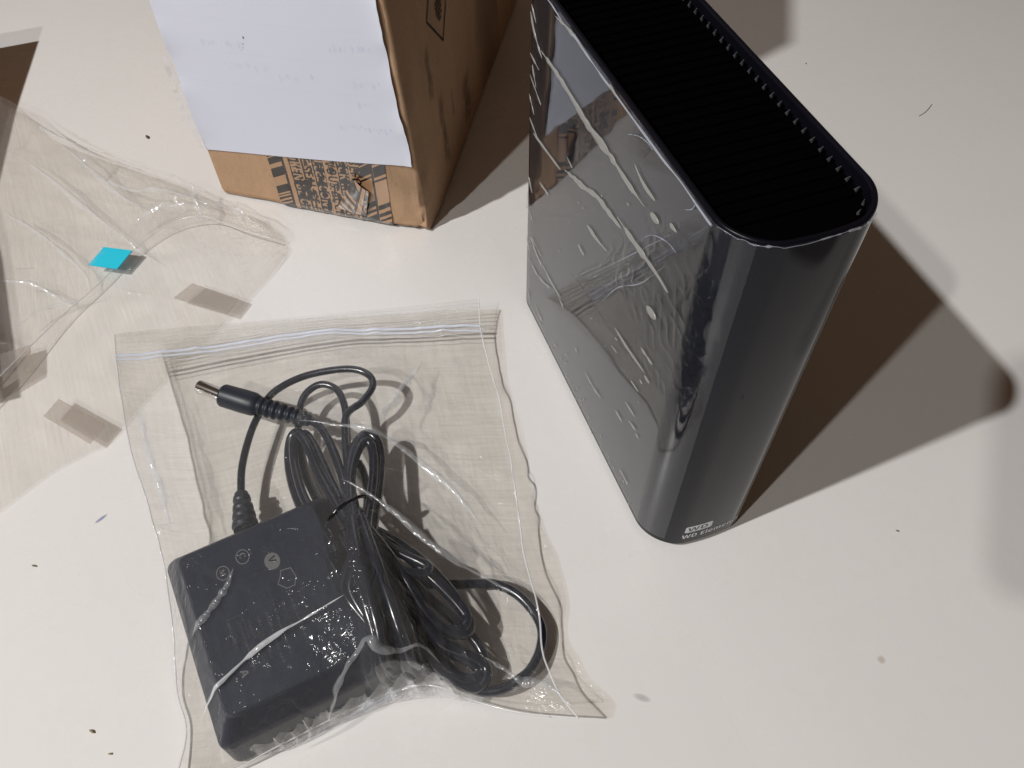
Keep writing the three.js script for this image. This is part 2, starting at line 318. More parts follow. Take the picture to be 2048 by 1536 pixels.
  part('paper_sheet', mergeGeometries([pg(0.0006), pg(0.00045)]), paperMat, box, 'white paper sheet, blank side out');
  // torn strip of clear tape down the sheet's left edge
  const clear = std([0.95, 0.95, 0.97], 0.12, { transmission: 0.8, thickness: 0 });
  const tl = [[330, 110, 10], [352, 165, 14], [362, 195, 22], [372, 225, 24], [392, 270, 14], [409, 297, 7]];
  part('torn_tape', sheet(6, 50, (u, v) => {
    const k = v * (tl.length - 1), i = Math.min(tl.length - 2, Math.floor(k)), f = k - i, x = tl[i][0] + (tl[i + 1][0] - tl[i][0]) * f, y = tl[i][1] + (tl[i + 1][1] - tl[i][1]) * f, ww = tl[i][2] + (tl[i + 1][2] - tl[i][2]) * f;
    const [a, yy] = toFace(x + ww * (u - 0.45) + 3 * noise(v * 20, u, 3), y);
    const p = front(clamp(a, 0, 1), yy, 0.0012 + 0.002 * ridge(v * 9, u * 2, 2) * (1 - u));
    if (a < 0) p.addScaledVector(ez, a * w);
    return p;
  }), clear, box);

  // printed black and clear packing tape below the sheet
  const tape = canvas(1024, 768, (c, W_, H_) => {
    c.fillStyle = '#bd956f'; c.fillRect(0, 0, W_, H_);
    c.fillStyle = '#241f1f';
    const bars = (x, w2, list, dir) => { for (const [y, hh] of list) { c.beginPath(); c.moveTo(x, y + dir * 60); c.lineTo(x + w2, y); c.lineTo(x + w2, y + hh); c.lineTo(x, y + hh + dir * 60); c.fill(); } };
    c.save(); c.beginPath(); c.rect(0, 0, 122, H_); c.clip(); bars(0, 122, [[-40, 66], [40, 12], [66, 74], [190, 104], [206, 10], [400, 90], [510, 12], [540, 26], [590, 20], [630, 90]], 1); c.restore();
    c.fillRect(122, 0, 22, H_);
    c.save(); c.beginPath(); c.rect(800, 0, 224, H_); c.clip(); bars(800, 96, [[20, 30], [66, 110], [200, 20], [470, 60], [560, 30], [620, 90]], 1); bars(916, 110, [[10, 14], [50, 110], [190, 22], [470, 50], [560, 40], [630, 24], [690, 60]], 1); c.restore();
    c.fillRect(896, 0, 18, H_);
    c.fillRect(186, 0, 84, 300); c.fillRect(230, 330, 100, 250); c.fillRect(296, 0, 16, H_);
    c.save(); c.rotate(Math.PI / 2); c.font = 'bold 118px sans-serif'; c.textBaseline = 'alphabetic';
    const words = [[270, ['BROKEN', 'BE', 'OPEN']], [372, ['IF SEAL', 'CE EMBALL']], [478, ['VEUILLEZ', 'CONTENT']], [586, ['SI VOUS', 'ACCEPT']], [690, ['CHECK', 'REJECT']], [790, ['BEFORE', 'REEL']]];
    let k = 0;
    for (const [x, ws] of words) { const dark = k % 2 === 0; c.fillStyle = '#2a2424'; if (dark) { for (let y = -40; y < H_; y += 60) { c.beginPath(); c.moveTo(y, -x + 82 + rnd() * 8); c.lineTo(y + 64, -x + 82 + rnd() * 8); c.lineTo(y + 64, -x - 10 - rnd() * 8); c.lineTo(y, -x - 10 - rnd() * 8); c.fill(); } c.fillStyle = '#b99572'; } let yy = [-120, 20, -190, -60, -100, 30][k++]; for (const s of ws) { c.fillText(s, yy, -x + 74); yy += c.measureText(s).width + 34; } }
    c.fillStyle = '#c39c78'; c.font = 'bold 62px sans-serif'; c.fillText('BEI', 150, -196);
    c.restore();
    for (let i = 0; i < 110; i++) { c.fillStyle = i % 3 ? 'rgba(34,30,32,0.6)' : 'rgba(190,160,132,0.5)'; c.beginPath(); c.ellipse(330 + rnd() * 480, rnd() * H_, 4 + rnd() * 40, 2 + rnd() * 10, 1.2 + rnd(), 0, 7); c.fill(); }
    for (const [x] of words) for (let i = 0; i < 15; i++) { c.fillStyle = 'rgba(28,24,25,0.85)'; c.beginPath(); c.ellipse(x - 40 + rnd() * 40, rnd() * H_, 5 + rnd() * 15, 12 + rnd() * 55, 0.2 * rnd(), 0, 7); c.fill(); }
    c.fillStyle = 'rgba(150,150,155,0.28)'; for (let i = 0; i < 60; i++) { c.save(); c.translate(150 + rnd() * 650, 460 + rnd() * 320); c.rotate(rnd() * 3); c.fillRect(0, 0, 30 + rnd() * 90, 2 + rnd() * 5); c.restore(); }
  });
  const t00 = toFace(566, 423), t10 = toFace(786, 458), t01 = toFace(532, 308), t11 = toFace(770, 331);
  const tapeMat = std([0.8, 0.8, 0.81], 0.2, { map: tape, clearcoat: 0.7, clearcoatRoughness: 0.12 });
  part('printed_tape', sheet(70, 50, (u, v) => {
    const a = (t00[0] + (t10[0] - t00[0]) * u) * (1 - v) + (t01[0] + (t11[0] - t01[0]) * u) * v, y = Math.max(0.0014, (t00[1] + (t10[1] - t00[1]) * u) * (1 - v) + (t01[1] + (t11[1] - t01[1]) * u + 0.004) * v);
    const wr = (1 - step(0, 0.5, v)) * 0.0007 * ridge(u * 9 + v * 2, v * 5, 7);
    return front(a, y, 0.00022 + wr + 0.00012 * noise(u * 8, v * 6, 2));
  }), tapeMat, box, 'clear packing tape with black lettering and slanted bars');
  // loose flap of the same tape folded back over itself
  const f0 = [[707, 353], [742, 376], [676, 415], [733, 432]].map(([x, y]) => toFace(x, y));
  part('tape_flap', sheet(14, 14, (u, v) => {
    const a = (f0[0][0] * (1 - u) + f0[1][0] * u) * (1 - v) + (f0[2][0] * (1 - u) + f0[3][0] * u) * v, y = (f0[0][1] * (1 - u) + f0[1][1] * u) * (1 - v) + (f0[2][1] * (1 - u) + f0[3][1] * u) * v;
    return front(a, y, 0.0011 + 0.0028 * (1 - v) * (0.5 + 0.5 * u) + 0.0005 * ridge(u * 4, v * 4, 3));
  }, 0.22, 0.3), std([0.8, 0.8, 0.82], 0.18, { map: tape, clearcoat: 1, clearcoatRoughness: 0.08 }), box);
  // the printed mark and scuffs on the right side wall
  const mark = canvas(512, 512, (c) => {
    c.clearRect(0, 0, 512, 512); c.strokeStyle = '#15110f'; c.lineWidth = 13; c.beginPath(); c.moveTo(256, 500); c.lineTo(492, 256); c.lineTo(256, 12); c.lineTo(20, 256); c.closePath(); c.stroke();
    c.fillStyle = '#1b1613'; for (let i = 0; i < 8; i++) for (let k = 0; k < 11; k++) { const y = 250 + i * 26; if (Math.abs(256 - (200 + k * 11)) < 420 - y - 40) c.fillRect(196 + k * 11, y, 8, 18); }
  });
  const sideMat = std([1, 1, 1], 0.8, { map: mark, transparent: true });
  const q0 = onPlane(863, 80, wall(1, 0.5, 0.1), ez), bq = clamp(q0.clone().sub(bl).dot(ex) / depth), yq = q0.y, s2 = 0.022;
  part('printed_diamond', sheet(10, 10, (u, v) => wall(1, bq + (u - 0.5) * 2 * s2 / depth, yq + v * 2 * s2).addScaledVector(ez, 0.0004)), sideMat, box);
  const scuff = canvas(256, 512, (c) => { c.clearRect(0, 0, 256, 512); for (let i = 0; i < 40; i++) { c.fillStyle = 'rgba(16,14,22,' + (0.02 + 0.1 * rnd()) + ')'; c.beginPath(); c.ellipse(128 + (rnd() - 0.5) * 60, 256 + (rnd() - 0.5) * 360, 6 + rnd() * 26, 12 + rnd() * 60, 0.1, 0, 7); c.fill(); } });
  for (const [x, y, ww, hh] of [[925, 195, 0.05, 0.034], [846, 150, 0.026, 0.034], [893, 205, 0.008, 0.02], [870, 260, 0.03, 0.05]]) {
    const q = onPlane(x, y, wall(1, 0.4, 0.05), ez), b = clamp(q.clone().sub(bl).dot(ex) / depth, 0.05, 0.95);
    part('scuff', sheet(4, 6, (u, v) => wall(1, b + (u - 0.5) * ww / depth, q.y + (v - 0.5) * hh).addScaledVector(ez, 0.0004)), std([1, 1, 1], 0.8, { map: scuff, transparent: true }), box);
  }
}

// ---------------------------------------------------------------- power adapter with its cable
const E1 = V(0.128, 0, 0.992).normalize(), E2 = V(-0.992, 0, 0.128).normalize(), AO = at(331, 1128, 0.018), AH = 0.028, AW = 0.063, AL = 0.075;
AO.y = 0;
const adapterTop = (p) => {                                    // height of the adapter under a point, or 0
  const d = p.clone().sub(AO), a = d.dot(E1), b = d.dot(E2), m = Math.min(a, b, AW - a, AL - b);
  return m < 0 ? 0 : AH - 0.0085 * (1 - clamp(m / 0.0065)) ;
};
const black = std([0.02, 0.023, 0.033], 0.42, { specularIntensity: 0.8 });
const cableMat = std([0.005, 0.007, 0.016], 0.24, { specularIntensity: 1, clearcoat: 0.6, clearcoatRoughness: 0.2 });
const CABLES = [
  [0.0014, [[482, 1000, 0.010], [484, 935, 0.012], [500, 870, 0.013], [520, 825, 0.013], [548, 784, 0.016], [610, 752, 0.018], [690, 738, 0.02], [733, 747, 0.02], [746, 770, 0.02], [726, 802, 0.02], [694, 828, 0.02], [690, 870, 0.02], [695, 930, 0.021], [708, 1000, 0.024], [722, 1060, 0.028]]],
  [0.0016, [[616, 836, 0.019], [645, 860, 0.019], [668, 905, 0.02], [688, 965, 0.022], [705, 1030, 0.026], [722, 1110, 0.03], [748, 1200, 0.03], [768, 1290, 0.026], [778, 1340, 0.02]]],
  [0.0014, [[596, 905, 0.008], [598, 830, 0.011], [610, 790, 0.014], [640, 769, 0.016], [672, 778, 0.016], [688, 808, 0.016], [693, 850, 0.016], [697, 920, 0.017], [706, 1000, 0.02], [720, 1080, 0.022]]],
  [0.0017, [[745, 1120, 0.024], [705, 1050, 0.022], [668, 985, 0.02], [636, 925, 0.018], [612, 882, 0.017], [596, 864, 0.016], [582, 876, 0.014], [577, 915, 0.012], [584, 965, 0.012], [604, 1020, 0.014], [636, 1080, 0.02], [665, 1135, 0.028], [690, 1190, 0.03]]],
  [0.0017, [[740, 1140, 0.026], [712, 1075, 0.026], [672, 1010, 0.023], [640, 950, 0.02], [618, 900, 0.02], [600, 872, 0.019], [588, 885, 0.018], [590, 930, 0.017], [606, 990, 0.02], [640, 1050, 0.024], [672, 1110, 0.03]]],
  [0.0017, [[716, 1090, 0.025], [700, 1020, 0.024], [696, 950, 0.022], [706, 900, 0.02], [730, 868, 0.019], [752, 878, 0.018], [762, 915, 0.017], [759, 970, 0.018], [751, 1025, 0.021], [744, 1080, 0.024], [744, 1150, 0.026]]],
  [0.0017, [[722, 1090, 0.029], [706, 1020, 0.027], [702, 955, 0.024], [714, 905, 0.022], [731, 882, 0.021], [744, 895, 0.02], [748, 940, 0.02], [742, 1000, 0.022], [733, 1060, 0.027], [736, 1140, 0.031]]],
  [0.0016, [[716, 925, 0.012], [726, 945, 0.012], [736, 990, 0.014], [732, 1050, 0.018], [730, 1110, 0.022]]],
  [0.0018, [[708, 1030, 0.028], [722, 1100, 0.032], [744, 1180, 0.033], [764, 1250, 0.031], [772, 1310, 0.026], [776, 1340, 0.019], [790, 1352, 0.012], [806, 1338, 0.007], [804, 1280, 0.005]]],
  [0.0018, [[718, 1026, 0.026], [740, 1100, 0.031], [768, 1180, 0.032], [792, 1250, 0.03], [806, 1310, 0.024], [814, 1340, 0.017], [828, 1350, 0.011], [840, 1330, 0.007], [830, 1270, 0.005]]],
  [0.0018, [[700, 1036, 0.027], [708, 1110, 0.031], [726, 1190, 0.032], [748, 1265, 0.029], [758, 1330, 0.022], [764, 1352, 0.015], [778, 1362, 0.009], [790, 1345, 0.005], [780, 1290, 0.004]]],
  [0.0017, [[724, 1036, 0.022], [756, 1110, 0.026], [786, 1190, 0.028], [818, 1265, 0.024], [838, 1318, 0.016], [850, 1340, 0.01], [866, 1340, 0.006], [868, 1300, 0.004]]],
  [0.0017, [[730, 1050, 0.02], [790, 1082, 0.02], [845, 1122, 0.019], [885, 1162, 0.018], [915, 1200, 0.016], [934, 1232, 0.015], [925, 1258, 0.016], [885, 1258, 0.018], [840, 1236, 0.02], [795, 1185, 0.022], [755, 1115, 0.024]]],
  [0.0016, [[735, 1062, 0.022], [790, 1100, 0.023], [835, 1122, 0.024], [857, 1133, 0.024], [848, 1146, 0.025], [810, 1143, 0.026], [775, 1118, 0.026], [742, 1075, 0.025]]],
  [0.0017, [[760, 1120, 0.014], [800, 1150, 0.012], [850, 1166, 0.009], [920, 1168, 0.007], [985, 1168, 0.006], [1030, 1186, 0.006], [1066, 1222, 0.006], [1084, 1260, 0.006], [1080, 1302, 0.006], [1062, 1338, 0.007], [1040, 1358, 0.008], [1008, 1377, 0.007], [968, 1383, 0.006], [925, 1368, 0.007], [880, 1334, 0.01], [830, 1282, 0.014], [790, 1225, 0.018], [760, 1160, 0.022]]],
  [0.0017, [[770, 1170, 0.018], [830, 1275, 0.015], [880, 1326, 0.012], [925, 1356, 0.01], [956, 1352, 0.009], [969, 1325, 0.009], [955, 1288, 0.01], [925, 1255, 0.012], [880, 1215, 0.015], [820, 1160, 0.018], [770, 1110, 0.02]]],
  [0.0016, [[790, 1180, 0.016], [850, 1260, 0.013], [900, 1305, 0.01], [945, 1330, 0.008], [965, 1355, 0.006], [950, 1372, 0.005], [910, 1345, 0.006], [860, 1290, 0.009], [815, 1225, 0.013]]],
  [0.0018, [[704, 1034, 0.031], [716, 1100, 0.035], [736, 1180, 0.036], [756, 1255, 0.034], [768, 1318, 0.028], [786, 1342, 0.02]]],
  [0.0018, [[722, 1036, 0.03], [748, 1110, 0.034], [776, 1190, 0.034], [800, 1262, 0.031], [822, 1315, 0.024], [836, 1330, 0.016]]],
  [0.0018, [[712, 1034, 0.024], [742, 1120, 0.025], [772, 1200, 0.024], [804, 1270, 0.02], [836, 1312, 0.014]]],
  [0.0018, [[726, 1046, 0.026], [770, 1100, 0.027], [812, 1160, 0.026], [850, 1222, 0.022], [896, 1262, 0.018], [930, 1268, 0.015], [940, 1246, 0.014], [915, 1208, 0.016], [868, 1160, 0.019], [815, 1112, 0.021], [760, 1075, 0.022]]],
  [0.0018, [[730, 1080, 0.03], [780, 1160, 0.029], [830, 1225, 0.024], [885, 1285, 0.018], [940, 1310, 0.013], [970, 1330, 0.01], [972, 1356, 0.009], [950, 1376, 0.008], [910, 1362, 0.009], [855, 1310, 0.014], [806, 1250, 0.02]]],
  [0.0017, [[680, 1000, 0.021], [660, 960, 0.019], [640, 915, 0.018], [622, 880, 0.017], [608, 868, 0.016], [600, 890, 0.014], [612, 950, 0.013], [640, 1010, 0.014], [668, 1060, 0.018], [700, 1120, 0.024]]],
  [0.0017, [[716, 1090, 0.032], [694, 1140, 0.031], [687, 1178, 0.03], [705, 1210, 0.03], [742, 1254, 0.028], [768, 1296, 0.025], [776, 1330, 0.02], [784, 1350, 0.012], [770, 1368, 0.006], [750, 1350, 0.003]]],
  [0.0016, [[724, 1110, 0.033], [706, 1150, 0.032], [702, 1180, 0.031], [722, 1220, 0.03], [750, 1262, 0.028], [764, 1310, 0.024]]],
  [0.0017, [[752, 1240, 0.025], [722, 1290, 0.022], [700, 1340, 0.016], [682, 1385, 0.009]]],
];
const cablePoints = [];
const adapter = thing('power_adapter', 'black square mains adapter with coiled cable inside the zip bag', 'power adapter', AO.clone().addScaledVector(E1, AW / 2).addScaledVector(E2, AL / 2));
{
  const P = (a, b, y) => AO.clone().addScaledVector(E1, a).addScaledVector(E2, b).setY(y);
  const loop = (inset, y, r) => { const q = [], N = 6; for (const [ca, cb, t0] of [[inset + r, inset + r, Math.PI], [AW - inset - r, inset + r, 1.5 * Math.PI], [AW - inset - r, AL - inset - r, 0], [inset + r, AL - inset - r, 0.5 * Math.PI]]) for (let i = 0; i <= N; i++) { const t = t0 + i / N * Math.PI / 2; q.push(P(ca + Math.cos(t) * r, cb + Math.sin(t) * r, y)); } q.push(q[0]); return q; };
  const lp = [[0.0012, 0.0012, 0.003], [0, 0.0024, 0.004], [0, 0.0184, 0.004], [0.0003, 0.0191, 0.004], [0.0058, AH - 0.0006, 0.003], [0.0066, AH, 0.0026]].map((a) => loop(...a)), n = lp[0].length - 1;
  const skin = sheet(n, lp.length - 1, (u, v) => lp[Math.round(v * (lp.length - 1))][Math.round(u * n)].clone());
  const capTop = sheet(n, 1, (u, v) => P(AW / 2, AL / 2, AH).lerp(lp[5][Math.round(u * n)], v)), capLow = sheet(n, 1, (u, v) => P(AW / 2, AL / 2, 0.0012).lerp(lp[0][Math.round(u * n)], v));
  const grain = pixels(512, 512, (u, v) => { const k = noise(u * 256, v * 256, 5); return [k, k, k]; }, false);
  const flat = skin.toNonIndexed(); flat.computeVertexNormals();
  part('body', mergeGeometries([flat, capTop.toNonIndexed(), capLow.toNonIndexed()]), std([0.005, 0.009, 0.024], 0.5, { specularIntensity: 0.8, bumpMap: grain, bumpScale: 0.00003 }), adapter);
  // print on the upper face: u across, v towards the cable end
  const face = canvas(1024, 1024, (c) => {
    c.clearRect(0, 0, 1024, 1024); c.strokeStyle = c.fillStyle = '#8d8c8c'; c.lineWidth = 7;
    const turn = (x, y, f) => { c.save(); c.translate(x, y); c.rotate(Math.PI / 2); f(); c.restore(); };
    c.beginPath(); c.arc(250, 200, 46, 0, 7); c.stroke(); turn(228, 172, () => { c.font = 'bold 54px serif'; c.fillText('M', 0, 0); });
    c.beginPath(); c.arc(420, 150, 48, 0, 7); c.stroke(); turn(400, 120, () => { c.font = 'bold 62px serif'; c.fillText('C', 0, 0); });
    c.beginPath(); c.arc(610, 260, 58, 0, 7); c.fill(); c.fillStyle = '#1a1c24'; turn(588, 226, () => { c.font = 'bold 74px sans-serif'; c.fillText('V', 0, 0); }); c.fillStyle = '#8d8c8c';
    c.lineWidth = 6; c.beginPath(); c.moveTo(590, 420); c.lineTo(625, 378); c.lineTo(640, 344); c.lineTo(715, 352); c.lineTo(728, 420); c.lineTo(700, 470); c.lineTo(640, 470); c.closePath(); c.stroke();
    turn(150, 640, () => { c.font = 'bold 74px sans-serif'; c.fillText('A', 180, 0); });
    for (let i = 0; i < 8; i++) { let y = 500 + rnd() * 60; const e = y + 120 + rnd() * 240; while (y < e) { c.globalAlpha = 0.12 + 0.22 * rnd(); const q = 5 + rnd() * 15; c.fillRect(170 + i * 66 + rnd() * 5, y, 13 + rnd() * 9, q); y += q + 3 + rnd() * 7; } } c.globalAlpha = 0.35;
    c.lineWidth = 4; c.strokeRect(170, 500, 110, 160); c.globalAlpha = 1;
  });
  part('printed_face', sheet(8, 8, (u, v) => P(0.0072 + (AW - 0.0144) * u, AL - 0.0072 - (AL - 0.0144) * v, AH + 0.00006)), std([1, 1, 1], 0.5, { map: face, transparent: true, opacity: 0.5 }), adapter);
  part('seam', sheet(40, 1, (u, v) => P(0.0066 + (AW - 0.0132) * u, 0.046 + 0.0007 * v, AH + 0.00012)), std([0.004, 0.004, 0.006], 0.6), adapter);
  const rel0 = at(492, 1062, 0.0125), rel1 = at(482, 985, 0.0122);
  const ribs = []; for (let i = 0; i <= 40; i++) { const s = i / 40, b = 0.0054 - 0.0024 * s; ribs.push([s, i === 0 || i === 40 ? 0.0014 : b * (1 - 0.14 * (Math.sin(s * Math.PI * 9) > 0.2 ? 1 : 0))]); }
  part('strain_relief', turned(rel0, rel1, ribs), black, adapter);
  // barrel connector
  const tip0 = at(397, 772, 0.021), tip1 = at(444, 790, 0.0212), end = at(622, 842, 0.0195);
  const plug = part('plug', turned(tip1, end, (() => { const q = [[0, 0], [0.0, 0.0044], [0.02, 0.0049], [0.25, 0.0051], [0.36, 0.005], [0.42, 0.0041]]; for (let i = 0; i <= 30; i++) { const s = i / 30; q.push([0.43 + 0.55 * s, (0.0042 - 0.001 * s) * (Math.sin(s * Math.PI * 14) > 0 ? 1 : 0.8)]); } q.push([1, 0.0016], [1, 0]); return q; })()), black, adapter);
  part('barrel_tip', turned(tip0, tip1, [[0.12, 0.0014], [0, 0.0017], [0.02, 0.0026], [0.06, 0.0028], [1, 0.0028]]), std([0.72, 0.71, 0.69], 0.16, { metalness: 1 }), plug);
  const gs = [];
  for (const [r0, q] of CABLES) {
    const r = r0 * 1.12, pts = q.map(([x, y, h]) => at(x, y, h)), c = new THREE.CatmullRomCurve3(pts, false, 'catmullrom', 0.5), n = Math.round(c.getLength() / 0.0012);
    gs.push(tube(pts, r, n, 10));
    for (let i = 0; i <= n; i++) { const p = c.getPointAt(i / n); p.y += r; cablePoints.push(p); }
  }
  part('cable', mergeGeometries(gs), cableMat, adapter);
}
{
  const c0 = at(698, 1030, 0.026), u0 = at(728, 1012, 0.026).sub(at(668, 1052, 0.026)).normalize();
  const tie = thing('cable_tie', 'thin black twist tie wrapped round the coiled cable', 'cable tie', c0.clone());
  const pts = []; for (let i = 0; i <= 24; i++) { const a = i / 24 * Math.PI * 2; pts.push(c0.clone().addScaledVector(u0, Math.cos(a) * 0.0098).add(V(0, Math.sin(a) * 0.0085 + 0.0005, 0))); }
  part('tie_loop', tube(pts, 0.0007, 60, 8), std([0.008, 0.009, 0.012], 0.15, { clearcoat: 1 }), tie);
  part('tie_tail', tube([c0.clone().addScaledVector(u0, -0.0095), at(664, 1074, 0.0305), at(658, 1092, 0.0298), at(655, 1110, 0.0292)], 0.0006, 30, 8), std([0.008, 0.009, 0.012], 0.15, { clearcoat: 1 }), tie);
}

// ---------------------------------------------------------------- films
// a sheet hung from its four edges and resting on what lies under it
function coons(top, right, bottom, left) {                     // each an array of Vector3: top and bottom left to right, left and right top to bottom
  const T = line(top), R = line(right), B = line(bottom), Lf = line(left), c00 = T(0), c10 = T(1), c01 = B(0), c11 = B(1);
  return (u, v) => {
    const p = T(u).multiplyScalar(1 - v).addScaledVector(B(u), v).addScaledVector(Lf(v), 1 - u).addScaledVector(R(v), u);
    return p.addScaledVector(c00, -(1 - u) * (1 - v)).addScaledVector(c10, -u * (1 - v)).addScaledVector(c01, -(1 - u) * v).addScaledVector(c11, -u * v);
  };
}
function membrane(patch, N, support, sag, rounds) {
  let h = null, n = 0, g = null;
  for (const k of [N / 4, N / 2, N]) {
    const m = k + 1, grid = [], s = new Float32Array(m * m), nh = new Float32Array(m * m);
    for (let j = 0; j < m; j++) for (let i = 0; i < m; i++) { const p = patch(i / k, j / k); grid.push(p); s[j * m + i] = support(p); }
    for (let j = 0; j < m; j++) for (let i = 0; i < m; i++) {
      const o = j * m + i;
      if (!i || !j || i === k || j === k) nh[o] = grid[o].y;
      else if (!h) nh[o] = Math.max(s[o], grid[o].y * 0.5);
      else { const x = i / 2, y = j / 2, a = Math.floor(x), b = Math.floor(y), a1 = Math.min(n, a + 1), b1 = Math.min(n, b + 1), f = x - a, e = y - b, q = n + 1; nh[o] = Math.max(s[o], (h[b * q + a] * (1 - f) + h[b * q + a1] * f) * (1 - e) + (h[b1 * q + a] * (1 - f) + h[b1 * q + a1] * f) * e); }
    }
    const sg = sag * (N / k) ** 2;
    for (let r = 0; r < rounds; r++) for (let j = 1; j < k; j++) for (let i = 1; i < k; i++) { const o = j * m + i; nh[o] = Math.max(s[o], 0.25 * (nh[o - 1] + nh[o + 1] + nh[o - m] + nh[o + m]) - sg); }
    h = nh; n = k; g = grid;
  }
  return { h, grid: g, n };
}
// film colour: painted streaks and tan tint give its shadow a caustic texture
function filmStreaks(seedK, base, depthK, dirx, tint = 1) {
  return pixels(1024, 1024, (u, v) => {
    const a = fbm(u * (dirx ? 6 : 200), v * (dirx ? 200 : 6), seedK, 3) - 0.44, b = fbm(u * 150, v * 9, seedK + 20, 3) - 0.44, c = fbm(u * 9, v * 9, seedK + 40, 4) - 0.47, d = Math.pow(ridge(u * 26, v * 26, seedK + 3), 14) * 0.5;
    const k = base + depthK * (a * 0.75 + b * 0.5 + c * 0.5 - d * 0.2);
    return [k, k * (1 - 0.009 * tint), k * (1 - 0.024 * tint)];
  });
}
const crinkle = pixels(1024, 1024, (u, v) => {
  const w = (fbm(u * 7, v * 7, 3) - 0.5) * 0.35, x = u + w, y = v - w;
  const k = 0.5 * Math.pow(ridge(x * 9, y * 9, 2), 3) + 0.3 * Math.pow(ridge(x * 21 + 4, y * 17, 5), 4) + 0.2 * Math.pow(ridge(x * 46, y * 52 + 1, 8), 4);
  return [k, k, k];
}, false);
const nearest = (list) => {                                   // height of the cable pile under a point
  const cell = new Map(), S = 0.0055, key = (a, b) => a * 4096 + b;
  for (const p of list) { const a = Math.floor((p.x + 1) / S), b = Math.floor((p.z + 1) / S); for (let i = -1; i <= 1; i++) for (let j = -1; j <= 1; j++) { const k = key(a + i, b + j); if (!cell.has(k)) cell.set(k, []); cell.get(k).push(p); } }
  return (q) => { let h = 0; for (const p of cell.get(key(Math.floor((q.x + 1) / S), Math.floor((q.z + 1) / S))) ?? []) { const d2 = (p.x - q.x) ** 2 + (p.z - q.z) ** 2; if (d2 < 3e-5) h = Math.max(h, p.y - d2 * 90); } return h; };
};
const pileTop = nearest(cablePoints);

